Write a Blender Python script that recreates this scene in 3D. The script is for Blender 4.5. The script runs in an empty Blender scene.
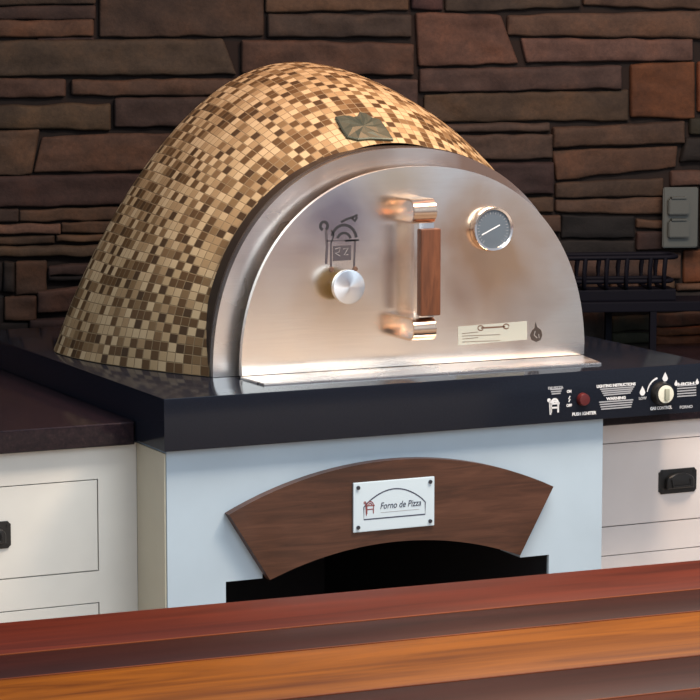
import bpy, bmesh, math, random
from mathutils import Vector, Matrix, noise
from mathutils.bvhtree import BVHTree
S = bpy.context.scene
C = S.collection
PI = math.pi
rnd = random.Random(7)

# ------------------------------------------------------------------ camera
F = 2724.0
YAW = math.atan(1300 / math.hypot(F, 350)); PITCH = math.atan(350 / F)
fw = Vector((math.sin(YAW) * math.cos(PITCH), math.cos(YAW) * math.cos(PITCH), -math.sin(PITCH)))
rt = Vector((math.cos(YAW), -math.sin(YAW), 0))
upv = rt.cross(fw)
CAM = Vector((-1.97028, -5.03192, 1.79149))
cd = bpy.data.cameras.new('camera'); cam = bpy.data.objects.new('camera', cd); C.objects.link(cam)
cam.location = CAM; cam.rotation_euler = (PI / 2 - PITCH, 0, -YAW)
cd.sensor_width = 36; cd.lens = 36 * F / 700; cd.clip_end = 100
S.camera = cam
S.view_settings.view_transform = 'Standard'; S.view_settings.look = 'None'
S.view_settings.gamma = 1; S.view_settings.use_curve_mapping = False
S.view_settings.exposure = 0.38

# ------------------------------------------------------------------ light
w = bpy.data.worlds.new('world'); S.world = w; w.use_nodes = True
w.node_tree.nodes['Background'].inputs[0].default_value = (0.80, 0.86, 1.0, 1)
w.node_tree.nodes['Background'].inputs[1].default_value = 0.42

def area(name, loc, target, size, energy, color, sy=None):
    l = bpy.data.lights.new(name, 'AREA'); l.energy = energy; l.color = color; l.size = size
    if sy: l.shape = 'RECTANGLE'; l.size_y = sy
    o = bpy.data.objects.new(name, l); C.objects.link(o); o.location = loc
    o.rotation_euler = (Vector(target) - Vector(loc)).to_track_quat('-Z', 'Y').to_euler()
    return o
area('window_light', (0.6, -5.4, 3.0), (0.5, 0, 0.8), 4.0, 92, (0.78, 0.90, 1.0), 2.2)
area('ceiling_light', (1.3, -1.0, 2.9), (0.7, -0.6, 1.0), 0.40, 28, (1.0, 0.66, 0.40))
area('overhead_fill_light', (0.8, -0.9, 2.95), (0.8, -0.9, 0.0), 1.5, 66, (1.0, 0.95, 0.88), 0.9)  # added fill, brightens the base and the bar face mirrored in the door
area('pendant_light', (0.95, 0.15, 2.9), (0.62, 0.6, 1.5), 0.22, 15, (1.0, 0.36, 0.12))

def ray(px, py): return fw + rt * ((px - 350) / F) - upv * ((py - 350) / F)
def at(px, py, Y):                       # point of the photograph on the upright plane y = Y
    r = ray(px, py); t = (Y - CAM.y) / r.y; return CAM + r * t
# ------------------------------------------------------------------ helpers
def link(name, bm, m=None, parent=None, smooth=None):
    me = bpy.data.meshes.new(name)
    bmesh.ops.recalc_face_normals(bm, faces=bm.faces)
    bm.to_mesh(me); bm.free()
    o = bpy.data.objects.new(name, me); C.objects.link(o)
    if m: me.materials.append(m)
    if parent: o.parent = parent
    if smooth:
        for p in me.polygons: p.use_smooth = True
        try: me.set_sharp_from_angle(angle=math.radians(smooth))
        except Exception: pass
    return o
def thing(name, label, cat, group=None, loc=(0, 0, 0)):
    o = bpy.data.objects.new(name, None); C.objects.link(o); o.location = loc
    o['label'] = label; o['category'] = cat
    if group: o['group'] = group
    return o
def tag(o, label, cat, group=None):
    o['label'] = label; o['category'] = cat
    if group: o['group'] = group
    return o
def box(bm, x0, x1, y0, y1, z0, z1, bev=0, seg=2):
    r = bmesh.ops.create_cube(bm, size=1)
    vs = r['verts']
    for v in vs: v.co = Vector(((x0 + x1) / 2 + v.co.x * (x1 - x0), (y0 + y1) / 2 + v.co.y * (y1 - y0), (z0 + z1) / 2 + v.co.z * (z1 - z0)))
    if bev:
        es = list({e for v in vs for e in v.link_edges})
        bmesh.ops.bevel(bm, geom=es, offset=bev, segments=seg, profile=.7, affect='EDGES')
def prism(bm, pts, y0, y1, bev=0, seg=2):
    """closed XZ outline extruded from y0 to y1"""
    a = [bm.verts.new((x, y0, z)) for x, z in pts]; b = [bm.verts.new((x, y1, z)) for x, z in pts]
    f = [bm.faces.new(a), bm.faces.new(b[::-1])]
    n = len(pts)
    for i in range(n): bm.faces.new((a[i], b[i], b[(i + 1) % n], a[(i + 1) % n]))
    if bev:
        es = [e for e in f[0].edges]
        bmesh.ops.bevel(bm, geom=es, offset=bev, segments=seg, profile=.7, affect='EDGES')
def cyl(bm, p0, p1, r0, r1=None, n=32, bev=0):
    p0 = Vector(p0); p1 = Vector(p1); d = p1 - p0
    M = Matrix.Translation((p0 + p1) / 2) @ d.to_track_quat('Z', 'Y').to_matrix().to_4x4()
    r = bmesh.ops.create_cone(bm, cap_ends=True, segments=n, radius1=r0, radius2=r0 if r1 is None else r1, depth=d.length, matrix=M)
    if bev:
        es = {e for v in r['verts'] for e in v.link_edges if any(len(f.verts) > 4 for f in e.link_faces)}
        bmesh.ops.bevel(bm, geom=list(es), offset=bev, segments=2, profile=.7, affect='EDGES')
def tube(bm, pts, r, n=8, closed=False):
    pts = [Vector(p) for p in pts]; rings = []; N = len(pts)
    ref = Vector((0, 0, 1))
    for i, p in enumerate(pts):
        a = pts[i - 1] if (i or closed) else p; b = pts[(i + 1) % N] if (i < N - 1 or closed) else p
        t = (b - a).normalized()
        rf = ref if abs(t.dot(ref)) < .95 else Vector((1, 0, 0))
        u = t.cross(rf).normalized(); v = t.cross(u)
        rings.append([bm.verts.new(p + (u * math.cos(2 * PI * k / n) + v * math.sin(2 * PI * k / n)) * r) for k in range(n)])
    for i in range(N if closed else N - 1):
        A = rings[i]; B = rings[(i + 1) % N]
        for k in range(n): bm.faces.new((A[k], A[(k + 1) % n], B[(k + 1) % n], B[k]))
    if not closed: bm.faces.new(rings[0][::-1]); bm.faces.new(rings[-1])
def arch(cx, hw, z0, H, n=2.2, N=64):
    out = []
    for i in range(N + 1):
        th = PI * i / N; c = math.cos(th); s = math.sin(th)
        out.append((cx + hw * math.copysign(abs(c) ** (2 / n), c), z0 + H * max(s, 0) ** (2 / n)))
    return out
def ring_plate(bm, outer, inner, y0, y1, bev=0):
    n = len(outer)
    f = [[bm.verts.new((x, y, z)) for x, z in L] for L in (outer, inner) for y in (y0, y1)]
    of, ob, if_, ib = f
    fr = []
    for i in range(n - 1):
        fr.append(bm.faces.new((of[i], of[i + 1], if_[i + 1], if_[i])))
        bm.faces.new((ob[i + 1], ob[i], ib[i], ib[i + 1]))
        bm.faces.new((of[i + 1], of[i], ob[i], ob[i + 1])); bm.faces.new((if_[i], if_[i + 1], ib[i + 1], ib[i]))
    for i in (0, n - 1): bm.faces.new((of[i], if_[i], ib[i], ob[i]))
def stroke(bm, pts, wd, y0, y1, closed=False):
    """flat line of width wd drawn on an upright plane"""
    P = [Vector((a, b)) for a, b in pts]; N = len(P); L = []; R = []
    for i in range(N):
        a = P[i - 1] if (i or closed) else P[i]; b = P[(i + 1) % N] if (i < N - 1 or closed) else P[i]
        t = (b - a).normalized(); nn = Vector((-t.y, t.x)) * wd / 2
        L.append(P[i] + nn); R.append(P[i] - nn)
    for i in range(N if closed else N - 1):
        j = (i + 1) % N
        q = [L[i], L[j], R[j], R[i]]
        a = [bm.verts.new((v.x, y0, v.y)) for v in q]; b = [bm.verts.new((v.x, y1, v.y)) for v in q]
        bm.faces.new(a); bm.faces.new(b[::-1])
        for k in range(4): bm.faces.new((a[k], b[k], b[(k + 1) % 4], a[(k + 1) % 4]))
def text(name, s, x, z, y, h, m, parent, width=None, italic=0.0, align='CENTER', bold=0.0):
    cu = bpy.data.curves.new(name, 'FONT'); cu.body = s; cu.size = h; cu.align_x = align; cu.align_y = 'CENTER'
    cu.extrude = .0003; cu.shear = italic; cu.offset = bold
    o = bpy.data.objects.new(name + '_curve', cu); C.objects.link(o)
    bpy.context.view_layer.update()
    dg = bpy.context.evaluated_depsgraph_get()
    me = bpy.data.meshes.new_from_object(o.evaluated_get(dg)); me.name = name
    bpy.data.objects.remove(o)
    xs = [v.co.x for v in me.vertices]
    k = 1 if not width else width / max(1e-6, max(xs) - min(xs))
    for v in me.vertices: v.co = Vector((x + v.co.x * k, y - v.co.z, z + v.co.y))
    me.materials.clear(); me.materials.append(m)
    t = bpy.data.objects.new(name, me); C.objects.link(t); t.parent = parent
    return t

# ------------------------------------------------------------------ materials
def mat(name, col, rough=.5, metal=0, spec=.5, coat=0):
    m = bpy.data.materials.new(name); m.use_nodes = True
    b = m.node_tree.nodes['Principled BSDF']
    b.inputs['Base Color'].default_value = (*col, 1); b.inputs['Roughness'].default_value = rough
    b.inputs['Metallic'].default_value = metal; b.inputs['Specular IOR Level'].default_value = spec
    b.inputs['Coat Weight'].default_value = coat
    return m
def N(m, t, **kw):
    n = m.node_tree.nodes.new(t)
    for k, v in kw.items(): setattr(n, k, v)
    return n
def L(m, a, b): m.node_tree.links.new(a, b)
def bs(m): return m.node_tree.nodes['Principled BSDF']
def coords(m, scale=(1, 1, 1)):
    tc = N(m, 'ShaderNodeTexCoord'); mp = N(m, 'ShaderNodeMapping'); mp.inputs['Scale'].default_value = scale
    L(m, tc.outputs['Object'], mp.inputs['Vector']); return mp.outputs[0]
def nz(m, vec, scale, detail=4, rough=.55, dist=0):
    n = N(m, 'ShaderNodeTexNoise'); n.inputs['Scale'].default_value = scale; n.inputs['Detail'].default_value = detail
    n.inputs['Roughness'].default_value = rough; n.inputs['Distortion'].default_value = dist
    L(m, vec, n.inputs['Vector']); return n.outputs['Fac']
def ramp(m, fac, stops, interp='LINEAR'):
    r = N(m, 'ShaderNodeValToRGB'); r.color_ramp.interpolation = interp
    e = r.color_ramp.elements
    while len(e) < len(stops): e.new(.5)
    for i, (p, c) in enumerate(stops): e[i].position = p; e[i].color = (*c, 1) if len(c) == 3 else c
    L(m, fac, r.inputs[0]); return r.outputs[0]
def mixc(m, fac, a, b, mode='MIX'):
    n = N(m, 'ShaderNodeMix', data_type='RGBA', blend_type=mode)
    for s, v in ((0, fac), (6, a), (7, b)):
        if isinstance(v, (int, float)): n.inputs[s].default_value = v
        elif isinstance(v, tuple): n.inputs[s].default_value = (*v, 1)
        else: L(m, v, n.inputs[s])
    return n.outputs[2]
def bump(m, h, strength, dist):
    b = N(m, 'ShaderNodeBump'); b.inputs['Strength'].default_value = strength; b.inputs['Distance'].default_value = dist
    L(m, h, b.inputs['Height']); L(m, b.outputs[0], bs(m).inputs['Normal'])
def math_(m, op, a, b=None):
    n = N(m, 'ShaderNodeMath', operation=op)
    for i, v in enumerate((a, b)):
        if v is None: continue
        if isinstance(v, (int, float)): n.inputs[i].default_value = v
        else: L(m, v, n.inputs[i])
    return n.outputs[0]

# stone
m_stone = mat('ledge_stone', (.1, .07, .05), .8, spec=.25)
at_ = N(m_stone, 'ShaderNodeAttribute', attribute_name='col')
v = coords(m_stone)
f1 = nz(m_stone, v, 9, 6, .62); f2 = nz(m_stone, v, 90, 4, .7)
c1 = mixc(m_stone, 1.0, at_.outputs['Color'], ramp(m_stone, f1, [(.30, (.62, .62, .66)), (.5, (1, 1, 1)), (.68, (1.45, 1.3, 1.15))]), 'MULTIPLY')
c2 = mixc(m_stone, 1.0, c1, ramp(m_stone, f2, [(.25, (.75, .75, .75)), (.7, (1.2, 1.2, 1.2))]), 'MULTIPLY')
L(m_stone, c2, bs(m_stone).inputs['Base Color'])
bump(m_stone, math_(m_stone, 'ADD', f1, math_(m_stone, 'MULTIPLY', f2, .3)), .4, .010)
m_mortar = mat('wall_mortar', (.016, .012, .011), .95, spec=.1)

# mosaic tiles driven by the dome's own tile grid (UV in tile units)
m_tile = mat('mosaic_tile', (.5, .4, .3), .35, spec=.25)
uv = N(m_tile, 'ShaderNodeUVMap', uv_map='tiles')
sep = N(m_tile, 'ShaderNodeSeparateXYZ'); L(m_tile, uv.outputs[0], sep.inputs[0])
fu = math_(m_tile, 'FLOOR', sep.outputs[0]); fv = math_(m_tile, 'FLOOR', sep.outputs[1])
# pairs of tiles come from the same strip now and then
cmb = N(m_tile, 'ShaderNodeCombineXYZ'); L(m_tile, fu, cmb.inputs[0]); L(m_tile, fv, cmb.inputs[1])
wn = N(m_tile, 'ShaderNodeTexWhiteNoise', noise_dimensions='2D'); L(m_tile, cmb.outputs[0], wn.inputs['Vector'])
par = math_(m_tile, 'MODULO', math_(m_tile, 'ADD', fu, fv), 2.0)
val = math_(m_tile, 'ADD', math_(m_tile, 'MULTIPLY', wn.outputs['Value'], .72), math_(m_tile, 'MULTIPLY', par, .28))
tc = ramp(m_tile, val, [(0, (.34, .235, .12)), (.16, (.42, .305, .17)), (.32, (.27, .175, .085)), (.42, (.16, .095, .04)), (.48, (.38, .27, .145)), (.58, (.085, .043, .014)), (.76, (.050, .025, .008)), (.94, (.15, .085, .035))], 'CONSTANT')
du = math_(m_tile, 'FRACT', sep.outputs[0]); dv = math_(m_tile, 'FRACT', sep.outputs[1])
eu = math_(m_tile, 'MINIMUM', du, math_(m_tile, 'SUBTRACT', 1.0, du)); ev = math_(m_tile, 'MINIMUM', dv, math_(m_tile, 'SUBTRACT', 1.0, dv))
ed = math_(m_tile, 'MINIMUM', eu, ev)
gm = ramp(m_tile, ed, [(.03, (0, 0, 0)), (.07, (1, 1, 1))])
L(m_tile, mixc(m_tile, gm, (.20, .14, .075), tc), bs(m_tile).inputs['Base Color'])
rr = ramp(m_tile, gm, [(0, (.85,) * 3), (1, (.48,) * 3)]); L(m_tile, rr, bs(m_tile).inputs['Roughness'])
bump(m_tile, gm, .5, .002)

# brushed steel with heat tint on the door, painted reflections on the frame
def steel(name, col, rough, tint=False, ring=False):
    m = mat(name, col, rough, 1.0)
    v = coords(m, (1, 1, 1)); vs = coords(m, (3, 3, 260))
    sc = nz(m, vs, 3, 3, .6); bl = nz(m, v, 4.5, 3, .55, .3)
    base = mixc(m, 1.0, col, ramp(m, sc, [(.3, (.93,) * 3), (.7, (1.05,) * 3)]), 'MULTIPLY')
    if tint:
        tc = N(m, 'ShaderNodeTexCoord')
        def spot(p, r, c, amt, b):
            d = N(m, 'ShaderNodeVectorMath', operation='DISTANCE'); L(m, tc.outputs['Object'], d.inputs[0]); d.inputs[1].default_value = p
            dd = math_(m, 'ADD', math_(m, 'DIVIDE', d.outputs['Value'], r), math_(m, 'MULTIPLY', math_(m, 'SUBTRACT', bl, .5), 1.6))
            k = ramp(m, dd, [(.25, (amt,) * 3), (1.0, (0,) * 3)])
            return mixc(m, k, b, c)
        base = spot((.85, .19, 1.23), .24, (.80, .50, .29), .9, base)
        base = spot((.77, .19, 1.15), .10, (.50, .33, .25), .6, base)
        base = spot((.49, .19, 1.33), .12, (.36, .31, .36), .8, base)
        base = spot((.92, .19, 1.09), .12, (.80, .68, .60), .5, base)
        base = spot((.47, .19, 1.17), .12, (.74, .55, .36), .5, base)
        base = spot((.62, .19, 1.41), .13, (.80, .58, .34), .6, base)
    if ring:  # brown reflections painted into the frame's steel colour
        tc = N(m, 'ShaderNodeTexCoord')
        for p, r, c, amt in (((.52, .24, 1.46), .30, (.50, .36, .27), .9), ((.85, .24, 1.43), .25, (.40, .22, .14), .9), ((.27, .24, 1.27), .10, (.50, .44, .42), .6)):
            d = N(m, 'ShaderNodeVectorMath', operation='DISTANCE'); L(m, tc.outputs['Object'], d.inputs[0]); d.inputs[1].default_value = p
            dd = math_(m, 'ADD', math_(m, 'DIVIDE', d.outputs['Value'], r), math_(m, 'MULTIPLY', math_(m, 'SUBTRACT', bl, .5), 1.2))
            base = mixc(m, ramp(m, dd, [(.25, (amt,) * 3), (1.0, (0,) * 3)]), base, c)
    L(m, base, bs(m).inputs['Base Color'])
    rg = ramp(m, bl, [(.3, (rough * .8,) * 3), (.7, (rough * 1.25,) * 3)]); L(m, rg, bs(m).inputs['Roughness'])
    bs(m).inputs['Anisotropic'].default_value = .55
    return m
m_door = steel('brushed_steel_heat_tinted', (1.0, .92, .83), .21, True)
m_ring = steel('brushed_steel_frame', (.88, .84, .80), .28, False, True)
m_chrome = mat('polished_steel', (.85, .80, .76), .14, 1)
m_copperish = steel('tinted_steel_strap', (.78, .60, .46), .2)
m_dark = mat('dark_bronze_collar', (.035, .022, .015), .45, .3)
m_black = mat('black_mark', (.012, .010, .012), .5)
m_brownmark = mat('brown_mark', (.10, .05, .03), .5)
m_slab = mat('black_hearth_finish', (.010, .012, .018), .12, spec=.22)
v = coords(m_slab); f = nz(m_slab, v, 220, 3, .7); L(m_slab, ramp(m_slab, f, [(.4, (.007, .009, .015)), (.75, (.010, .013, .021))]), bs(m_slab).inputs['Base Color'])
m_grey = mat('panel_print_grey', (.30, .31, .33), .6)
m_white = mat('panel_print_white', (.62, .63, .64), .6)
m_red = mat('red_button_plastic', (.075, .006, .007), .45)
m_knobface = mat('cream_knob_face', (.62, .62, .52), .4)
m_badge = mat('green_bronze_badge', (.055, .062, .042), .5, .4)
m_sticker = mat('silver_rating_sticker', (.31, .32, .28), .5)
m_glass = mat('gauge_dial_face', (.085, .105, .125), .12, 0, .6, .6)

m_count = mat('dark_granite', (.02, .012, .014), .14, spec=.2)
v = coords(m_count); f = nz(m_count, v, 120, 5, .75); L(m_count, ramp(m_count, f, [(.35, (.006, .005, .008)), (.6, (.018, .011, .014)), (.8, (.06, .04, .04))]), bs(m_count).inputs['Base Color'])

def paint(name, col, rough=.5, var=.05):
    m = mat(name, col, rough, spec=.35); v = coords(m); f = nz(m, v, 5, 4)
    L(m, ramp(m, f, [(.3, tuple(c * (1 - var) for c in col)), (.7, tuple(min(1, c * (1 + var)) for c in col))]), bs(m).inputs['Base Color'])
    bump(m, nz(m, v, 300, 2), .05, .0005)
    return m
m_cab = paint('cream_cabinet_paint', (.60, .60, .56))
m_cabr = paint('warm_white_cabinet_paint', (.64, .60, .58))
m_filler = paint('cream_filler_paint', (.52, .49, .38))
m_base = paint('pale_blue_base_paint', (.37, .465, .54), .6)
m_gap = mat('dark_gap', (.05, .045, .04), .9)
m_pull = mat('black_iron_pull', (.012, .012, .012), .4, .2)
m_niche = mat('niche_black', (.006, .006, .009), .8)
m_iron = mat('black_iron', (.004, .004, .007), .6, 0, .06)
m_plaque = mat('plaque_enamel', (.48, .58, .64), .35)
m_navy = mat('plaque_ink', (.035, .04, .07), .5)
m_outlet = mat('grey_outlet_cover', (.042, .046, .040), .5)

def wood(name, cols, rough, scale=(3, 60, 60), coat=0, attr=False, var=1.0):
    m = mat(name, cols[1], rough, spec=.4, coat=coat)
    bs(m).inputs['Coat Roughness'].default_value = .12
    v = coords(m, scale); f = nz(m, v, 1.0, 6, .6, 1.2); g = nz(m, coords(m, tuple(s * .25 for s in scale)), 1.0, 3, .5, .6)
    k = math_(m, 'ADD', math_(m, 'MULTIPLY', f, .6), math_(m, 'MULTIPLY', g, .4))
    if attr:
        a = N(m, 'ShaderNodeAttribute', attribute_name='col')
        c = mixc(m, 1.0, a.outputs['Color'], ramp(m, k, [(.36, (.50, .42, .40)), (.5, (1, 1, 1)), (.66, (1.5, 1.55, 1.5))]), 'MULTIPLY')
    else:
        c = ramp(m, k, [(.35, cols[0]), (.5, cols[1]), (.65, cols[2])])
    L(m, c, bs(m).inputs['Base Color']); bump(m, f, .12, .001)
    return m
m_arch = wood('brown_arch_wood', [(.034, .014, .008), (.060, .024, .013), (.090, .038, .022)], .4, (6, 6, 70))
m_grip = wood('handle_wood', [(.07, .024, .010), (.12, .040, .016), (.17, .062, .026)], .4, (60, 60, 8))
m_bar = wood('bar_plank_wood', [(.2,) * 3] * 3, .36, (2.2, 26, 26), 0, True)
bs(m_bar).inputs['Specular IOR Level'].default_value = .07

# ------------------------------------------------------------------ stone wall
WA = Vector((0, 1.80, 0)); WE = Vector((2.0, -.68, 0)).normalized(); WN = Vector((WE.y, -WE.x, 0))
if WN.y > 0: WN = -WN
def wall_uv(px, py, d=0):
    r = ray(px, py); t = (WA + WN * d - CAM).dot(WN) / r.dot(WN); p = CAM + r * t
    return ((p - WA).dot(WE), p.z)
def wpt(u, z, d=0): return WA + WE * u + Vector((0, 0, z)) + WN * d
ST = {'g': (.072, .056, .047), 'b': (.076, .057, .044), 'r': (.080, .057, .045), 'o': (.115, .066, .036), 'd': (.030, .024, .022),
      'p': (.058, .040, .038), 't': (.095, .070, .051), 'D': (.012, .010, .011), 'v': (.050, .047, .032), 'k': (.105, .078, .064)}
# each stone: left x, right x, top-left y, top-right y, bottom-right y, bottom-left y, kind [, shift of bottom-left x, of bottom-right x]
stones = [
 (-60,95,-14,-12,3,6,'g'),(-60,95,8,6,19,20,'g'),(-60,93,22,20,36,37,'t'),(-60,222,42,39,74,76,'g',0,14),(100,263,-40,-40,36,36,'b'),(38,93,38,39,40,42,'p'),
 (-60,65,78,80,97,98,'r'),(72,300,81,78,95,95,'b'),(-60,110,108,104,130,127,'b'),(115,300,99,97,127,126,'g'),(-60,39,131,130,174,175,'b',0,-8),
 (43,260,137,132,168,172,'b',-9,0),(-60,210,178,173,204,207,'p'),(-60,18,210,209,222,220,'g'),(20,160,211,206,219,221,'t'),(-60,60,226,224,233,235,'k'),
 (62,160,223,221,232,232,'b'),(-60,54,238,236,243,245,'b'),(57,160,236,234,240,241,'t'),(-60,150,248,245,255,257,'b'),
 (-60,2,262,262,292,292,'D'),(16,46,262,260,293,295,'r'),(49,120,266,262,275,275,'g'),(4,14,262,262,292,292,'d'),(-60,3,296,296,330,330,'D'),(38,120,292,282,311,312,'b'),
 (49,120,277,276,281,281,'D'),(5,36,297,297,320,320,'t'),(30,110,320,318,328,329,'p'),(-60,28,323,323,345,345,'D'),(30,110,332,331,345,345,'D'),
 (266,408,-40,-40,10,11,'b'),(268,411,14,15,37,37,'g'),(242,413,40,44,75,73,'b'),(300,417,79,80,130,130,'g'),(412,442,-40,-40,9,9,'p'),(446,580,-40,-40,7,11,'g'),
 (416,500,13,16,63,66,'r',3,18),(508,720,16,11,38,35,'b'),(584,740,-40,-40,10,5,'b'),(521,692,39,40,60,62,'k',6,0),(420,621,70,66,88,92,'g'),(425,628,95,91,120,121,'b'),
 (631,694,65,62,118,117,'o'),(698,760,62,62,111,112,'o'),(440,549,125,123,131,132,'g'),(440,552,136,134,158,160,'g'),(553,684,128,122,143,147,'b'),(553,677,151,147,166,180,'r',4,-2),
 (690,760,118,117,133,134,'v'),(686,760,138,136,160,161,'d',-6,0),(440,553,164,163,194,194,'p'),(556,663,183,179,195,198,'b'),(556,662,201,198,214,212,'r'),
 (671,760,172,170,184,186,'b'),(637,662,220,221,228,227,'t'),(440,553,198,198,212,212,'b'),(440,560,216,216,232,232,'b'),(562,634,216,217,237,238,'D'),(637,664,232,232,250,250,'p'),
 (440,634,241,241,254,254,'d'),(664,698,188,187,248,249,'d'),(701,760,188,188,246,246,'r'),(440,604,258,258,278,278,'g'),(607,653,258,255,278,278,'g'),(656,680,255,253,278,278,'t'),
 (684,760,252,249,280,282,'o'),(440,608,281,281,289,289,'b'),(611,638,281,281,289,289,'k'),(641,674,281,281,288,289,'t'),(677,760,284,283,290,290,'t'),(440,760,293,292,308,309,'d'),
 (440,609,312,311,341,342,'g'),(612,653,317,316,329,331,'v'),(612,653,334,333,343,344,'v'),(656,760,314,311,323,326,'r'),(656,760,328,326,333,335,'o'),(656,760,337,336,345,346,'o'),
 (440,760,350,349,380,380,'b')]
bm = bmesh.new(); cl = bm.loops.layers.color.new('col')
def add_stone(q, col, seed):
    """q: four (u,z) corners TL,TR,BR,BL on the wall; a rough-faced stone standing proud of the mortar"""
    wd = (Vector(q[1]) - Vector(q[0])).length; ht = (Vector(q[0]) - Vector(q[3])).length
    nx = max(6, min(36, int(wd / .014))); ny = max(5, min(16, int(ht / .008)))
    pr = .010 + rnd.random() * .010; e = .005
    tilt = (rnd.random() - .5) * .012
    def par(n, ln):
        a = [0, .25 * e / ln, .6 * e / ln, 1.3 * e / ln]
        a = [min(x, .3) for x in a]
        mid = [a[-1] + (1 - 2 * a[-1]) * i / (n - 3) for i in range(1, n - 3)]
        return a + mid + [1 - x for x in reversed(a)]
    U = par(nx, wd); V = par(ny, ht); H0 = [0, .55, .85, 1.0]
    G = []
    for j, t in enumerate(V):
        row = []
        for i, s in enumerate(U):
            p = (Vector(q[0]) * (1 - s) + Vector(q[1]) * s) * (1 - t) + (Vector(q[3]) * (1 - s) + Vector(q[2]) * s) * t
            k = H0[min(i, len(U) - 1 - i, 3)]; k2 = H0[min(j, len(V) - 1 - j, 3)]
            h = min(k, k2)
            # rounded corners
            cx = min(s, 1 - s) * wd; cz = min(t, 1 - t) * ht; R = min(.008, ht * .22)
            if cx < R and cz < R:
                dx, dz = R - cx, R - cz; dd = math.hypot(dx, dz)
                if dd > R:
                    sc = R / dd; mv = (Vector(q[1]) - Vector(q[0])).normalized() * (dx * (1 - sc)) * (1 if s < .5 else -1)
                    mv += Vector((0, -1 if t < .5 else 1)) * (dz * (1 - sc)); p = p + mv
            wob = noise.noise(Vector((p.x * 18, p.y * 18, seed * 3.1))) * .0045 * (1 if cz < .02 else .4)
            p = Vector((p.x, p.y + wob))
            d = h * pr * (1 + tilt * 0) + (noise.fractal(Vector((p.x * 16, p.y * 22, seed)), 1.0, 2.2, 4) * .007 + (s - .5) * tilt) * h
            row.append(bm.verts.new(wpt(p.x, p.y, d)))
        G.append(row)
    for j in range(len(V) - 1):
        for i in range(len(U) - 1):
            f = bm.faces.new((G[j][i], G[j + 1][i], G[j + 1][i + 1], G[j][i + 1])); f.smooth = True
            for lp in f.loops: lp[cl] = (*col, 1)
def jit(c, a=.14):
    k = 1 + (rnd.random() - .5) * 2 * a
    return tuple(max(0, 2.65 * x * k * (1 + (rnd.random() - .5) * .08)) for x in c)
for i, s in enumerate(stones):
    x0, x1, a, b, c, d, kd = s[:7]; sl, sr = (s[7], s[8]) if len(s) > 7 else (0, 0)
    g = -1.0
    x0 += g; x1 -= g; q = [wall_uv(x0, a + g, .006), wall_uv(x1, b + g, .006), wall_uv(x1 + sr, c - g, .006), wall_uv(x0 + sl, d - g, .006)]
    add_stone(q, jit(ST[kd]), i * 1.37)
# the same coursing carried on beyond the frame and down to the floor
u0, zt = wall_uv(-60, -14); u1, _ = wall_uv(760, 100); ztop = wall_uv(350, -40)[1]
sd = 300
zlow = wall_uv(350, 382)[1]
def fill(ua, ub, za, zb):
    """random courses that fill one rectangle of the wall"""
    global sd
    z = za
    while z < zb - .01:
        h = rnd.choice([.035, .05, .06, .075, .10])
        if zb - z - h < .03: h = zb - z
        u = ua
        while u < ub - .01:
            wd = rnd.uniform(.14, .44)
            if ub - u - wd < .10: wd = ub - u
            add_stone([(u, z + h - .003), (u + wd - .004, z + h - .003), (u + wd - .004, z), (u, z)], jit(ST[rnd.choice('gbbrtpd')]), sd); sd += 1.7
            u += wd
        z += h
fill(-1.9, u0, .02, 2.7); fill(u1, 3.6, .02, 2.7); fill(u0, u1, ztop - .02, 2.7); fill(u0, u1, .02, zlow)
me_w = link('wall_back', bm, m_stone); me_w['kind'] = 'structure'
bm = bmesh.new()
pts = [(-2.0, 0.0), (3.7, 0.0), (3.7, 2.8), (-2.0, 2.8)]
A = [bm.verts.new(wpt(u, z, -.005)) for u, z in pts]; B = [bm.verts.new(wpt(u, z, -.15)) for u, z in pts]
bm.faces.new(A); bm.faces.new(B[::-1])
for i in range(4): bm.faces.new((A[i], B[i], B[(i + 1) % 4], A[(i + 1) % 4]))
o = link('wall_mortar_back', bm, m_mortar); o.name = 'trim_1'; o['kind'] = 'structure'
# floor
m_floor = mat('floor_tile', (.30, .25, .20), .35)
tb = N(m_floor, 'ShaderNodeTexBrick'); tb.offset = 0; tb.inputs['Scale'].default_value = 1; tb.inputs['Brick Width'].default_value = .45; tb.inputs['Row Height'].default_value = .45
tb.inputs['Mortar Size'].default_value = .006
tb.inputs['Color1'].default_value = (.34, .28, .22, 1); tb.inputs['Color2'].default_value = (.29, .24, .19, 1); tb.inputs['Mortar'].default_value = (.15, .13, .11, 1)
L(m_floor, coords(m_floor), tb.inputs['Vector']); L(m_floor, tb.outputs['Color'], bs(m_floor).inputs['Base Color'])
bm = bmesh.new(); box(bm, -6, 7, -9, 3.2, -.1, 0); o = link('floor', bm, m_floor); o['kind'] = 'structure'

# ------------------------------------------------------------------ counters
def wallY(x): return WA.y + (x - WA.x) * (WE.y / WE.x)
def slab_poly(bm, x0, x1, y0, z0, z1, gap=.03, bev=.006):
    pts = [(x0, y0), (x1, y0), (x1, wallY(x1) - gap), (x0, wallY(x0) - gap)]
    a = [bm.verts.new((x, y, z1)) for x, y in pts]; b = [bm.verts.new((x, y, z0)) for x, y in pts]
    bm.faces.new(a); bm.faces.new(b[::-1])
    for i in range(4): bm.faces.new((a[i], b[i], b[(i + 1) % 4], a[(i + 1) % 4]))
    es = [e for e in bm.edges if all(abs(vv.co.y - y0) < 1e-6 for vv in e.verts)]
    bmesh.ops.bevel(bm, geom=es, offset=bev, segments=3, profile=.6, affect='EDGES')
bm = bmesh.new(); slab_poly(bm, -1.5, -.002, .16, .884, .932, .052)
tag(link('countertop', bm, m_count, smooth=30), 'dark granite countertop left of the oven, over the drawers with one black pull', 'countertop')
bm = bmesh.new(); slab_poly(bm, 1.040, 2.7, .165, .846, .884, .052)
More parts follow.
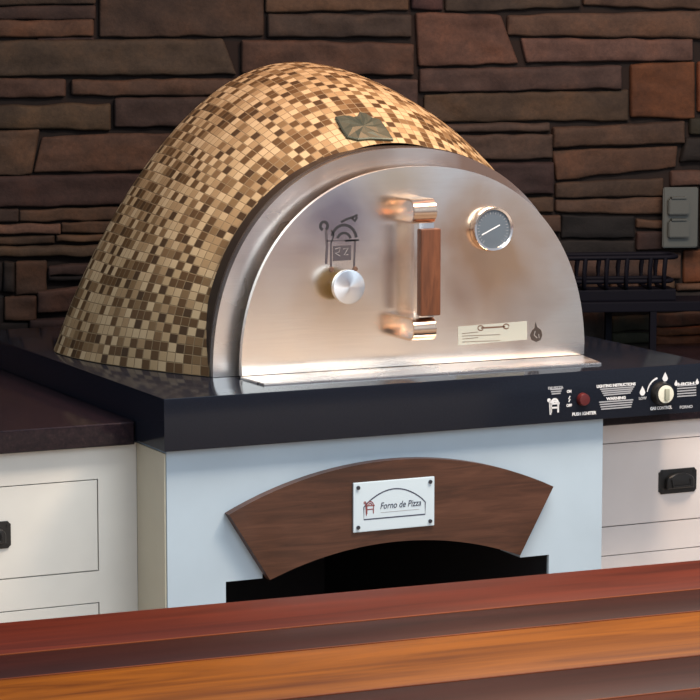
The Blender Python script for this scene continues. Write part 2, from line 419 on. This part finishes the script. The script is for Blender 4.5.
tag(link('countertop', bm, m_count, smooth=30), 'dark countertop behind and right of the oven slab, under the black stand', 'countertop')

# ------------------------------------------------------------------ cabinets
def pull_bm(cx, cz, yf, hw=.05, hh=.028):
    bm = bmesh.new(); pts = []
    c = .006
    for (sx, sz) in ((-1, -1), (1, -1), (1, 1), (-1, 1)):
        for k in range(5):
            a = {(-1, -1): 90, (1, -1): 180, (1, 1): 270, (-1, 1): 0}[(sx, sz)] - k * 22.5
            pts.append((cx + sx * hw + c * math.cos(math.radians(a)) * 1.0, cz + sz * hh + c * math.sin(math.radians(a))))
    prism(bm, pts, yf - .004, yf, .001)
    # recessed cup: raised hood plus bail
    hood = [(cx - hw * .72, cz - hh * .55)] + [(cx + hw * .72 * math.cos(t), cz + hh * .1 + hh * .62 * math.sin(t)) for t in [PI - PI * i / 10 for i in range(11)]] + [(cx + hw * .72, cz - hh * .55)]
    prism(bm, hood, yf - .018, yf - .004, .005, 3)
    tube(bm, [(cx - hw * .5, yf - .019, cz + hh * .25), (cx - hw * .45, yf - .022, cz - hh * .35), (cx + hw * .45, yf - .022, cz - hh * .35), (cx + hw * .5, yf - .019, cz + hh * .25)], .002)
    for sx in (-1, 1):
        for sz in (-1, 1): cyl(bm, (cx + sx * hw * .86, yf - .0055, cz + sz * hh * .7), (cx + sx * hw * .86, yf - .004, cz + sz * hh * .7), .0028, n=10)
    return bm
def cabinet(x0, x1, cols, ztop, rows, mt, label, side=None):
    root = thing('drawer_cabinet', label, 'cabinet', loc=(0, 0, 0))
    yf = .19; g = .0022
    bm = bmesh.new()
    pts = [(x0, yf + .022), (x1, yf + .022), (x1, wallY(x1) - .06), (x0, wallY(x0) - .06)]
    a = [bm.verts.new((x, y, ztop)) for x, y in pts]; b = [bm.verts.new((x, y, .0)) for x, y in pts]
    bm.faces.new(a); bm.faces.new(b[::-1])
    for i in range(4): bm.faces.new((a[i], b[i], b[(i + 1) % 4], a[(i + 1) % 4]))
    link('cabinet_body', bm, m_gap, root)
    # face frame with an opening for each drawer
    bm = bmesh.new()
    xs = sorted(cols); prev = x0
    for (a0, a1) in xs:
        box(bm, prev, a0 - g, yf, yf + .0215, .0, ztop); prev = a1 + g
    box(bm, prev, x1, yf, yf + .0215, .0, ztop)
    for (a0, a1) in xs:
        zz = ztop
        for (zb, zu) in rows:
            box(bm, a0 - g, a1 + g, yf, yf + .0215, zu + g, zz); zz = zb - g
        box(bm, a0 - g, a1 + g, yf, yf + .0215, 0, zz)
    link('face_frame', bm, mt, root)
    for (a0, a1) in xs:
        for (zb, zu) in rows:
            bm = bmesh.new(); box(bm, a0, a1, yf + .0005, yf + .021, zb, zu, .0012)
            d = link('drawer', bm, mt, root)
            link('drawer_pull', pull_bm((a0 + a1) / 2, (zb + zu) / 2 - (.0 if zu < .7 else .003), yf + .0005), m_pull, d, 35)
    return root
cl_ = cabinet(-1.45, .0118, [(-.551, -.075), (-1.10, -.624)], .883, [(.622, .811), (.36, .552), (.10, .30)], m_cab, 'cream drawer cabinet under the left granite countertop, black pulls')
cr_ = cabinet(1.040, 2.6, [(1.090, 1.566), (1.66, 2.13)], .845, [(.612, .800), (.36, .543), (.10, .30)], m_cabr, 'warm white drawer cabinet right of the oven base, below the control panel')

# ------------------------------------------------------------------ oven base
bX0, bX1, bY = .016, 1.035, .03
base = thing('oven_base', 'pale blue-white oven base with a black wood niche under the slab', 'base cabinet', loc=(0, 0, 0))
bm = bmesh.new()
zt = .8895
box(bm, bX0, .144, bY, 1.2, 0, zt); box(bm, .903, bX1, bY, 1.2, 0, zt)
box(bm, .144, .903, bY, 1.2, .70, zt)
box(bm, .144, .226, bY, .12, .608, .70); box(bm, .832, .903, bY, .12, .598, .70)
link('body', bm, m_base, base)
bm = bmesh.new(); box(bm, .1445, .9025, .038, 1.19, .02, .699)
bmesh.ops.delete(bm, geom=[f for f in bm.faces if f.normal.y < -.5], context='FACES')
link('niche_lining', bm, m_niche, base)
bm = bmesh.new(); box(bm, bX0 - .0038, bX0 - .0003, .034, .1895, 0, .883); link('filler_panel', bm, m_filler, base)
# arched wood
def arcpts(cx, zc, R, h, n=28):
    a = math.asin(h / R); return [(cx + R * math.sin(-a + 2 * a * i / n), zc + R * math.cos(-a + 2 * a * i / n)) for i in range(n + 1)]
out = arcpts(.521, .838 - .878, .878, .379); inn = arcpts(.526, .664 - .797, .797, .2935)
bm = bmesh.new(); prism(bm, out + inn[::-1], .006, bY - .0005, .002)
link('arch_panel', bm, m_arch, base, 40)
pq = bmesh.new(); box(pq, .420, .609, .001, .0058, .692, .797, .002)
plq = link('name_plaque', pq, m_plaque, base)
bm = bmesh.new()
m_screw = mat('dark_screw', (.05, .055, .07), .35, .8)
for sx in (.4305, .5985):
    for sz in (.7025, .7865):
        bm = bmesh.new(); cyl(bm, (sx, -.0025, sz), (sx, .001, sz), .0042, n=14, bev=.001); link('screw', bm, m_screw, plq)
bm = bmesh.new()
fr = [(.444, .718)] + [(.444, .744)] + [(.444 + .143 * i / 20, .744 + .034 * math.sin(PI * i / 20) ** .8) for i in range(1, 20)] + [(.587, .744), (.587, .718)]
stroke(bm, fr, .0026, .0006, .001, True)
link('plaque_border', bm, m_navy, plq)
text('plaque_lettering', 'Forno de Pizza', .529, .7435, .0005, .0195, m_navy, plq, .095, .25)
bm = bmesh.new(); box(bm, .483, .573, .0006, .001, .7295, .7305); link('plaque_rule', bm, m_grey, plq)
def oven_icon(bm, x, z, s, y0, y1, lw=.10):
    """small drawing of an arched oven on a table with a peel"""
    st = lambda p: stroke(bm, [(x + a * s, z + b * s) for a, b in p], lw * s, y0, y1)
    st([(-.35, .25)] + [(-.35 + .35 - .35 * math.cos(t), .25 + .38 * math.sin(t)) for t in [PI * i / 10 for i in range(1, 10)]] + [(.35, .25)])
    st([(-.17 * math.cos(t), .27 + .17 * math.sin(t)) for t in [PI * i / 8 for i in range(9)]])
    st([(-.5, .22), (.5, .22)])
    st([(-.36, .2), (-.36, -.6)]); st([(.36, .2), (.36, -.6)])
    st([(-.36, -.15), (.36, -.15)])
    st([(-.58 + .10 * math.cos(t), .55 + .10 * math.sin(t)) for t in [2 * PI * i / 10 for i in range(11)]]); st([(-.5, .46), (-.42, -.75)])
bm = bmesh.new(); oven_icon(bm, .4585, .742, .021, .0004, .001); link('plaque_emblem', bm, mat('dull_red_ink', (.20, .05, .05), .5), plq)

# ------------------------------------------------------------------ pizza oven
CX = .647
oven = thing('pizza_oven', 'domed mosaic-tiled pizza oven with a steel arched door on a black slab', 'pizza oven', loc=(0, 0, 0))
bm = bmesh.new(); box(bm, 0, 1.29, 0, 1.25, .892, 1.0, .003, 2); slab = link('hearth_slab', bm, m_slab, oven, 40)
# dome profile
WM, HM, YW, YH, YB, Q1, W0, H0, NN, _, Q0, RR = .607, .647, .751, .801, 1.094, 1.201, .441, .479, 1.98, 0, 1.067, 1.249
def prof(y, w0, wm, ym):
    if y <= ym: t = (ym - y) / (ym - .28); return w0 + (wm - w0) * (1 - t * t)
    t = min(1, (y - ym) / (YB - ym)); return wm * max(0, 1 - t ** NN) ** (1 / NN)
nu = 82; ys = [.285 + (.80 - .285) * i / 27 for i in range(28)] + [.80 + (YB - .80) * math.sin(PI / 2 * i / 22) for i in range(1, 23)]
def dome_pt(y, th):
    W = prof(y, W0, WM, YW); H = prof(y, H0, HM, YH); q = Q0 + (Q1 - Q0) * max(0, min(1, (y - .28) / .45))
    yy = y - .032 * max(0, 1 - (y - .28) / .2) * (1 - math.sin(th)) ** 2
    s_ = max(0, math.sin(th)); c_ = math.cos(th)
    P = Vector((CX - W * c_ * (1 - (q - 1) * s_), yy, 1.0015 + H * s_ ** RR))
    k = max(0, min(1, (y - .285) / .42)); k = k * k * (3 - 2 * k)
    th2 = math.acos(max(-1, min(1, c_ * (1 - .02 * s_)))) if 0 < th < PI else th
    A = Vector((CX - W * c_ * (1 - .05 * s_), yy, 1.0015 + H * s_ ** 1.10))
    return A.lerp(P, k)
# equal tile steps along each arc
th_s = []
M = 400; P_ = [dome_pt(.5, PI * i / M) for i in range(M + 1)]; cum = [0]
for i in range(M): cum.append(cum[-1] + (P_[i + 1] - P_[i]).length)
j = 0
for k in range(nu + 1):
    tgt = cum[-1] * k / nu
    while j < M - 1 and cum[j + 1] < tgt: j += 1
    fr_ = (tgt - cum[j]) / (cum[j + 1] - cum[j]); th_s.append(PI * (j + fr_) / M)
tile = cum[-1] / nu
vv = [0]
for i in range(1, len(ys)): 
    vv.append(vv[-1] + ((dome_pt(ys[i], .6) - dome_pt(ys[i - 1], .6)).length + (dome_pt(ys[i], 1.57) - dome_pt(ys[i - 1], 1.57)).length) / 2 / tile)
bm = bmesh.new(); ul = bm.loops.layers.uv.new('tiles')
G = [[bm.verts.new(dome_pt(y, t)) for t in th_s] for y in ys]
for i in range(len(ys) - 1):
    for k in range(nu):
        f = bm.faces.new((G[i][k], G[i][k + 1], G[i + 1][k + 1], G[i + 1][k])); f.smooth = True
        for lp, (uu, v_) in zip(f.loops, ((k, vv[i]), (k + 1, vv[i]), (k + 1, vv[i + 1]), (k, vv[i + 1]))): lp[ul].uv = (uu, v_)
bmesh.ops.remove_doubles(bm, verts=bm.verts, dist=1e-5)
bmesh.ops.recalc_face_normals(bm, faces=bm.faces)
bm.normal_update()
bvh = BVHTree.FromBMesh(bm)
dome = link('tiled_dome', bm, m_tile, oven)
# collar
bm = bmesh.new(); ring_plate(bm, arch(CX, .4445, 1.001, .477), arch(CX, .40, 1.001, .43), .259, .30)
link('collar', bm, m_dark, oven, 40)
bm = bmesh.new(); ring_plate(bm, arch(CX, .442, 1.001, .474), arch(CX, .352, 1.001, .385), .240, .2585)
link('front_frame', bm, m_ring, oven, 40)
# oven mouth interior behind the door
bm = bmesh.new(); ring_plate(bm, arch(CX, .399, 1.001, .429), arch(CX, .365, 1.001, .395), .262, .95)
link('inner_vault', bm, m_dark, oven, 40)
# sill
bm = bmesh.new(); prof_ = [(.226, .235), (1.068, .235), (1.068, .060), (1.030, .022), (.262, .022), (.226, .040)]
prof_ = [(.249, .1948), (1.079, .1948), (1.052, .068), (.252, .078)]
a = [bm.verts.new((x, y, 1.0057)) for x, y in prof_]; b = [bm.verts.new((x, y, 1.0004)) for x, y in prof_]
bm.faces.new(a); bm.faces.new(b[::-1])
for i in range(len(a)): bm.faces.new((a[i], b[i], b[(i + 1) % len(a)], a[(i + 1) % len(a)]))
bmesh.ops.bevel(bm, geom=[e for e in bm.edges if all(vt.co.z > 1.005 for vt in e.verts)], offset=.0015, segments=2, affect='EDGES')
link('door_sill', bm, m_ring, oven, 40)

# door
DY = .195; DX = .667
bm = bmesh.new(); prism(bm, arch(DX, .416, 1.0062, .431), DY, DY + .012, .0022, 3)
door = link('oven_door', bm, m_door, oven, 30)
bm = bmesh.new(); prism(bm, arch(CX, .335, 1.0065, .365), DY + .0125, .30, 0)
link('door_plug', bm, m_dark, door, 40)
# gauge
gc = at(493, 229, .180)
bm = bmesh.new()
R = .0490; pr_ = [(R * .84, .0), (R * .86, -.004), (R * .96, -.005), (R, -.001), (R, .014)]
seg = 48; rings = []
for r_, dy in pr_: rings.append([bm.verts.new((gc.x + r_ * math.cos(2 * PI * k / seg), .180 + dy, gc.z + r_ * math.sin(2 * PI * k / seg))) for k in range(seg)])
for i in range(len(rings) - 1):
    for k in range(seg): bm.faces.new((rings[i][k], rings[i][(k + 1) % seg], rings[i + 1][(k + 1) % seg], rings[i + 1][k]))
link('gauge_bezel', bm, m_chrome, door, 60)
bm = bmesh.new(); cyl(bm, (gc.x, .1805, gc.z), (gc.x, .1945, gc.z), R * .87, n=48); link('gauge_dial', bm, m_glass, door, 40)
bm = bmesh.new(); a = at(482, 235, .179); b = at(500, 225, .179); d = (b - a).normalized()
stroke(bm, [(a.x, a.z), (b.x, b.z)], .0024, .1792, .1802); link('gauge_needle', bm, m_white, door)
bm = bmesh.new()
for k in range(27):
    t = math.radians(-50 + 280 * k / 26); r0, r1 = R * (.70 if k % 2 else .66), R * .78
    stroke(bm, [(gc.x + r0 * math.cos(t), gc.z + r0 * math.sin(t)), (gc.x + r1 * math.cos(t), gc.z + r1 * math.sin(t))], .0007, .1798, .1803)
link('gauge_scale', bm, m_grey, door)
# vent knob
kc = at(349, 287, .143)
bm = bmesh.new(); cyl(bm, (kc.x, .141, kc.z), (kc.x, .153, kc.z), .0365, n=56, bev=.002)
m_disc = mat('spun_aluminium', (.86, .88, .90), .25, 1); bs(m_disc).inputs['Anisotropic'].default_value = .85
tn = N(m_disc, 'ShaderNodeTangent', direction_type='RADIAL', axis='Y')
ob = link('vent_knob', bm, m_disc, door, 40)
# centre the knob mesh on its own origin so that its spun finish turns about it
cc = Vector((kc.x, .147, kc.z))
for vt in ob.data.vertices: vt.co -= cc
ob.location = cc
L(m_disc, tn.outputs[0], bs(m_disc).inputs['Tangent'])
bm = bmesh.new(); cyl(bm, (kc.x, .1532, kc.z), (kc.x, .157, kc.z), .036, n=40); link('knob_back', bm, mat('brown_knob_back', (.16, .115, .03), .5), door, 40)
bm = bmesh.new(); cyl(bm, (kc.x, .1572, kc.z), (kc.x, .1949, kc.z), .008, n=20); link('knob_stem', bm, m_chrome, door, 40)
# handle
hx0, hx1 = at(421, 270, .107).x, at(441, 270, .107).x
zt_, zb_ = at(431, 229, .107).z, at(431, 316, .107).z
bm = bmesh.new(); box(bm, hx0, hx1, .107, .127, zb_, zt_, .004, 3); link('handle_grip', bm, m_grip, door, 40)
bm = bmesh.new(); box(bm, hx0 + .006, hx1 - .006, .1275, .153, zb_ - .02, zt_ + .02, .002, 2); link('handle_bar', bm, m_chrome, door, 40)
def bracket(z0, z1, up):
    """bent strap: leaves the door, rounds over and returns to the bar"""
    bm = bmesh.new(); x0, x1 = at(414.5, 270, .107).x, at(437, 270, .107).x; t = .0045
    zc = (z0 + z1) / 2; r = (z1 - z0) / 2; yc = .107 + r
    path = [(DY - .0005, z1)] + [(yc - r * math.sin(a), zc + r * math.cos(a)) for a in [PI * i / 14 for i in range(15)]] + [(DY - .0005, z0)]
    ins = [(DY - .0005, z1 - t)] + [(yc - (r - t) * math.sin(a), zc + (r - t) * math.cos(a)) for a in [PI * i / 14 for i in range(15)]] + [(DY - .0005, z0 + t)]
    n = len(path)
    def lay(x): return [bm.verts.new((x, y, z)) for y, z in path], [bm.verts.new((x, y, z)) for y, z in ins]
    A, Ai = lay(x0); B, Bi = lay(x1)
    for i in range(n - 1):
        bm.faces.new((A[i], A[i + 1], B[i + 1], B[i])); bm.faces.new((Ai[i + 1], Ai[i], Bi[i], Bi[i + 1]))
        bm.faces.new((A[i + 1], A[i], Ai[i], Ai[i + 1])); bm.faces.new((B[i], B[i + 1], Bi[i + 1], Bi[i]))
    for i in (0, n - 1): bm.faces.new((A[i], B[i], Bi[i], Ai[i]))
    return bm
zu0, zu1 = at(424, 224, .115).z, at(424, 199, .115).z; zl0, zl1 = at(424, 341, .115).z, at(424, 318, .115).z
link('handle_bracket', bracket(zu0, zu1, 1), m_copperish, door, 50); link('handle_bracket', bracket(zl0, zl1, 0), m_copperish, door, 50)
# engraved emblem
bm = bmesh.new(); y0, y1 = DY - .0006, DY - .0001
def onp(pts): return [(at(a, b, DY).x, at(a, b, DY).z) for a, b in pts]
def arcp(cx, cy, rx, ry, a0, a1, n=14): return [(cx + rx * math.cos(math.radians(a0 + (a1 - a0) * i / n)), cy - ry * math.sin(math.radians(a0 + (a1 - a0) * i / n))) for i in range(n + 1)]
stroke(bm, onp(arcp(324, 226, 3.6, 4.2, -60, 250)), .0062, y0, y1)
stroke(bm, onp(arcp(344, 240, 12.5, 15, 10, 165)), .0062, y0, y1)
stroke(bm, onp(arcp(344, 241, 7, 8, 20, 160)), .0056, y0, y1)
stroke(bm, onp([(341, 222), (347, 219), (353, 217), (357.5, 215)]), .0052, y0, y1); stroke(bm, onp([(352, 218), (355, 221), (357, 217)]), .0060, y0, y1)
stroke(bm, onp([(331, 243), (334, 235), (331, 230)]), .003, y0, y1); stroke(bm, onp([(345, 241), (359, 240)]), .004, y0, y1)
link('door_emblem', bm, m_black, door)
bm = bmesh.new()
stroke(bm, onp([(326, 230), (327, 246), (326, 264)]), .0056, y0, y1); stroke(bm, onp([(326.5, 241), (356, 240)]), .003, y0, y1)
stroke(bm, onp([(331, 243), (331, 268)]), .0042, y0, y1); stroke(bm, onp([(355, 241), (354, 268)]), .0044, y0, y1)
q = onp([(333, 246), (351, 245), (351, 260), (333, 261)]); prism(bm, q, y0, y1)
link('door_emblem_stand', bm, mat('etched_grey', (.05, .04, .045), .5), door)
bm = bmesh.new()
stroke(bm, onp([(335, 249), (340, 247.5), (339, 252), (335, 253), (340, 256)]), .0018, y0 - .0005, y0); stroke(bm, onp([(343, 249), (348, 248), (344, 255), (348, 254.5)]), .0018, y0 - .0005, y0)
link('door_emblem_detail', bm, m_ring, door)
for (a, b) in ((331.5, 269.5), (355, 269)):
    p = at(a, b, DY); bm = bmesh.new(); cyl(bm, (p.x, DY - .004, p.z), (p.x, DY - .0002, p.z), .005, .006, n=14); link('rivet', bm, m_brownmark, door, 40)
# rating sticker and flame mark
q = onp([(458, 326.5), (527, 321), (527, 339.5), (458, 345.5)])
bm = bmesh.new(); prism(bm, q, y0, y1); link('rating_sticker', bm, m_sticker, door)
bm = bmesh.new(); yy0, yy1 = DY - .0011, DY - .0007
stroke(bm, onp([(481, 328), (505, 326.5)]), .0032, yy0, yy1)
for c0 in ((480.5, 328), (506, 326.3)): stroke(bm, onp(arcp(c0[0], c0[1], 2.8, 2.4, 0, 330)), .0022, yy0, yy1)
for k in range(4): stroke(bm, onp([(462, 331.5 + 3 * k + (1.5 if k else 2)), (478 + 22 * (k % 2), 330 + 3 * k + (1.5 if k else 2))]), .0009, yy0, yy1)
link('sticker_print', bm, m_brownmark, door)
q = onp([(535.5, 322), (537, 327), (541, 330), (542.3, 335), (540.5, 340), (536, 342), (531.5, 340), (530, 335), (532, 330.5), (534.5, 328)])
bm = bmesh.new(); prism(bm, q, y0, y1); link('flame_mark', bm, mat('flame_ink', (.03, .02, .015), .5), door)
bm = bmesh.new(); stroke(bm, onp([(535, 331), (534, 335), (537, 338)]), .0016, yy0, yy1); stroke(bm, onp([(538.5, 334), (539, 338)]), .0014, yy0, yy1); link('flame_highlight', bm, m_ring, door)

# bronze badge lying on the dome
outl = [(335, 118.7), (341.7, 117.5), (348, 117.5), (353, 119), (357, 118), (359.5, 113.8), (366, 115.5), (372, 119.5), (379, 121), (383, 126), (387, 132), (393, 141.5), (382, 141), (370, 140.5), (358, 141.5), (347, 139), (342, 132), (337.5, 123.5)]
def on_dome(px, py):
    r = ray(px, py).normalized(); h = bvh.ray_cast(CAM, r); n = h[1]
    return h[0], (n if n.dot(r) < 0 else -n)
pts = [on_dome(*p) for p in outl]; cen = on_dome(363, 130)
bm = bmesh.new(); tv, mv, bv = [], [], []
for (p, n) in pts:
    bv.append(bm.verts.new(p - n * .004)); mv.append(bm.verts.new(p + n * .005)); tv.append(bm.verts.new(p + n * .007 + (cen[0] - p) * .06))
inner = [bm.verts.new(p * .5 + cen[0] * .5 + n * (.008 if i % 2 else .011)) for i, (p, n) in enumerate(pts)]
cv = bm.verts.new(cen[0] + cen[1] * .011); n = len(pts)
for i in range(n):
    j = (i + 1) % n
    for A, B in ((bv, mv), (mv, tv), (tv, inner)): bm.faces.new((A[i], A[j], B[j], B[i]))
    bm.faces.new((inner[i], inner[j], cv))
bm.faces.new(bv[::-1])
link('crest_badge', bm, m_badge, dome)

# control panel on the slab's front
def pan(a, b): p = at(a, b, 0); return p.x, p.z
PY0, PY1 = -.0010, -.0002
bx, bz = pan(582, 399)
bm = bmesh.new(); cyl(bm, (bx, -.014, bz), (bx, -.0002, bz), .0125, .0145, n=32, bev=.003); link('igniter_button', bm, m_red, oven, 40)
kx, kz = pan(660.5, 393)
bm = bmesh.new(); cyl(bm, (kx, -.020, kz), (kx, -.0002, kz), .0235, .026, n=40, bev=.002); knob = link('control_knob', bm, m_pull, oven, 40)
fx, fz = at(663.5, 392.5, -.022).x, at(663.5, 392.5, -.022).z
bm = bmesh.new(); cyl(bm, (kx + .0005, -.0225, kz), (kx + .0005, -.0202, kz), .0195, n=40, bev=.001); link('knob_face', bm, m_knobface, knob, 40)
bm = bmesh.new(); box(bm, kx - .0045, kx + .0055, -.030, -.0227, kz - .013, kz + .013, .003, 2); link('knob_pointer', bm, mat('knob_grey', (.30, .31, .24), .4), knob, 40)
bm = bmesh.new()
def bars(x0, x1, y0, y1, n, taper=0, sl=-.072):
    for k in range(n):
        t = k / max(1, n - 1); yy = y0 + (y1 - y0) * t; ins = taper * t
        a = pan(x0 + ins, yy); b = pan(x1 - ins, yy + sl * (x1 - x0))
        stroke(bm, [a, b], .0027, PY0, PY1)
for args in ((600, 634, 389.3, 395.3, 4, 3.5), (599, 633, 402.2, 409.2, 4, 2), (550, 562, 389.6, 394, 3, 1.5), (677, 696, 386, 396.5, 5, 0)):
    bm = bmesh.new(); bars(*args); link('panel_small_print', bm, m_grey, oven)
def ptext(name, s, a, b, h, wpx, m=m_white):
    p = pan(a, b); text(name, s, p[0], p[1], -.0006, h, m, oven, wpx / 452, bold=.0004)
ptext('panel_lettering', 'LIGHTING INSTRUCTIONS', 616, 385.3, .0085, 44)
ptext('panel_lettering', 'WARNING', 616, 398.3, .0085, 22)
ptext('panel_lettering', 'PUSH IGNITER', 584, 413.6, .0095, 27)
ptext('panel_lettering', 'GAS CONTROL', 661, 408, .0095, 25)
ptext('panel_lettering', 'FORNO', 686, 407, .0085, 15, m_grey)
ptext('panel_lettering', 'DE PIZZA', 555.5, 387.8, .007, 17, m_grey)
ptext('panel_lettering', 'ON', 569, 391.5, .008, 5); ptext('panel_lettering', 'OFF', 569, 405.5, .008, 6); ptext('panel_lettering', 'LOW', 642.5, 398.3, .008, 9, m_grey)
ptext('panel_lettering', 'HIGH', 686, 384, .009, 19)
bm = bmesh.new(); p = pan(554.5, 406); oven_icon(bm, p[0], p[1], .024, PY0, PY1, .16)
link('panel_emblem', bm, m_white, oven); bm = bmesh.new()
stroke(bm, [pan(570, 396), pan(568.4, 399), pan(570, 399), pan(568.6, 402)], .002, PY0, PY1)
link('panel_symbol', bm, m_white, oven); bm = bmesh.new()
def arcpan(cx, cy, rx, a0, a1, n=12):
    c = pan(cx, cy); return [(c[0] + rx * math.cos(math.radians(a0 + (a1 - a0) * i / n)), c[1] + rx * math.sin(math.radians(a0 + (a1 - a0) * i / n))) for i in range(n + 1)]
A = arcpan(660.5, 393, .0345, 172, 105)
for i in range(len(A) - 1): stroke(bm, [A[i], A[i + 1]], .0018 + .0025 * i / 12, PY0, PY1)
link('dial_arc', bm, m_white, oven)
def drop(cx, cy, r):
    bm = bmesh.new()
    c = pan(cx, cy); pts = [(c[0] + r * math.cos(t), c[1] + r * math.sin(t)) for t in [math.radians(150 + 240 * i / 10) for i in range(11)]] + [(c[0], c[1] + r * 2.1)]
    prism(bm, pts, PY0, PY1); link('panel_flame', bm, m_white, oven)
drop(642.3, 392.5, .0068); drop(665, 378.4, .0066)
for (a, b) in ((676, 384), (697, 382.5)): drop(a, b, .0042)

# ------------------------------------------------------------------ iron stand with wire basket
DW = .21                                     # the stand's front stands this far off the wall
ex = math.atan2(WE.y, WE.x)
ua, za = wall_uv(575, 306, DW); ub, _ = wall_uv(730, 306, DW); ul, _ = wall_uv(653.5, 330, DW)
ztop1 = wall_uv(640, 302, DW)[1]; ztop0 = wall_uv(640, 312, DW)[1]; zrim = wall_uv(620, 258.5, DW)[1]
def stand_thing(name, label, cat, z0):
    o = thing(name, label, cat, None, tuple(wpt(ua, z0, DW))); o.rotation_euler = (0, 0, ex); return o
st = stand_thing('iron_stand', 'low black iron stand on the right counter, behind the oven slab', 'stand', .8845)
Ls = ub - ua; h1 = ztop1 - .8845; h0 = ztop0 - .8845; lg = ul - ua
bm = bmesh.new(); box(bm, -.10, Ls, 0, .14, h0, h1, .003); link('stand_top', bm, m_iron, st)
for lx, ly in ((lg, .010), (wall_uv(608, 330, DW - .13)[0] - ua, .13), (Ls - .012, .010), (Ls - .012, .13), (-.08, .01), (-.08, .13)):
        bm = bmesh.new(); box(bm, lx - .0085, lx + .0085, ly - .0085, ly + .0085, 0, h0 - .0003, .001); link('leg', bm, m_iron, st)
bk = stand_thing('wire_basket', 'black wire basket with looped ribs sitting on the iron stand', 'basket', ztop1)
x0 = -.07; x1 = wall_uv(680, 270, DW)[0] - ua; y0, y1 = .018, .115; H_ = zrim - ztop1
def rrect(x0, x1, y0, y1, z, r=.03):
    P = []
    for cx, cy, a in ((x1 - r, y1 - r, 0), (x0 + r, y1 - r, 90), (x0 + r, y0 + r, 180), (x1 - r, y0 + r, 270)):
        for k in range(6): t = math.radians(a + k * 18); P.append((cx + r * math.cos(t), cy + r * math.sin(t), z))
    return P
bm = bmesh.new(); tube(bm, rrect(x0, x1, y0, y1, H_), .0062, 8, True); link('top_rim', bm, m_iron, bk, 60)
bm = bmesh.new(); tube(bm, rrect(x0 + .01, x1 - .01, y0 + .005, y1 - .005, H_ * .45), .0062, 8, True); link('middle_rail', bm, m_iron, bk, 60)
bm = bmesh.new(); box(bm, x0 + .01, x1 - .004, y0 + .004, y1 - .004, .0004, .030, .004); link('bottom_tray', bm, m_iron, bk)
for px in (566, 587, 609, 629, 652.5, 667):
    xx = wall_uv(px, 270, DW)[0] - ua
    bm = bmesh.new()
    tube(bm, [(xx, y0, H_), (xx - .004, y0 - .006, H_ * .7), (xx - .004, y0, H_ * .35), (xx, y0 + .012, .031), (xx, (y0 + y1) / 2, .0315), (xx, y1 - .012, .031), (xx - .004, y1, H_ * .35), (xx - .004, y1 + .004, H_ * .7), (xx, y1, H_)], .0062, 8)
    link('rib', bm, m_iron, bk, 60)

# ------------------------------------------------------------------ outlet cover on the wall
oc = thing('outlet_cover', 'grey weatherproof outlet cover with two flip lids on the stone wall', 'outlet')
def wbox(bm, xa, xb, ya, yb, d0, d1, bev=.003):
    q = [wall_uv(xa, ya, d1), wall_uv(xb, ya, d1), wall_uv(xb, yb, d1), wall_uv(xa, yb, d1)]
    ua, ub = q[0][0], q[1][0]; za, zb = q[3][1], q[0][1]
    r = bmesh.ops.create_cube(bm, size=1); vs = r['verts']
    for vt in vs: vt.co = wpt((ua + ub) / 2 + vt.co.x * (ub - ua), (za + zb) / 2 + vt.co.z * (zb - za), (d0 + d1) / 2 - vt.co.y * (d1 - d0))
    bmesh.ops.bevel(bm, geom=list({e for vt in vs for e in vt.link_edges}), offset=bev, segments=2, affect='EDGES')
bm = bmesh.new(); wbox(bm, 663.5, 698.5, 187.5, 248, .036, .050); link('cover_plate', bm, m_outlet, oc, 40)
for ya, yb in ((199, 215), (221, 238)):
    bm = bmesh.new(); wbox(bm, 669, 690, ya, yb, .0505, .066); lid_ = link('flip_lid', bm, m_outlet, oc, 40)
    bm = bmesh.new(); wbox(bm, 672, 687, ya - 2, ya, .0505, .070, .001); link('hinge', bm, m_outlet, lid_)

# ------------------------------------------------------------------ bar counter in the foreground
ang = -math.atan(.047)
bar = thing('bar_counter', 'long glossy wooden bar counter of red and orange planks in the foreground', 'bar counter', loc=(-.5, -1.978, 0))
bar.rotation_euler = (0, 0, ang)
bm = bmesh.new(); cb = bm.loops.layers.color.new('col')
edges = [0, -.160, -.270, -.468, -.60, -.78, -.90, -1.05]
cols = [(.37, .125, .058), (.21, .070, .045), (.56, .30, .052), (.21, .070, .038), (.32, .12, .04), (.20, .055, .025), (.45, .15, .04)]
for e_ in edges[1:-1]:
    nb = set(bm.faces); box(bm, -2.2, 2.6, e_ - .0022, e_ + .0022, 1.002, 1.0503)
    for f in bm.faces:
        if f not in nb:
            for lp in f.loops: lp[cb] = (.48, .24, .13, 1)
for i, c in enumerate(cols):
    nb = len(bm.faces); ids = set(bm.faces)
    box(bm, -2.2, 2.6, edges[i + 1] + .0024, edges[i] - .0024, 1.002, 1.05, .0022, 2)
    for f in bm.faces:
        if f not in ids:
            for lp in f.loops: lp[cb] = (*c, 1)
link('plank_top', bm, m_bar, bar, 40)
bm = bmesh.new(); box(bm, -2.15, 2.55, -.85, -.12, 0, 1.0)
link('bar_body', bm, paint('bar_body_paint', (.92, .87, .81)), bar)
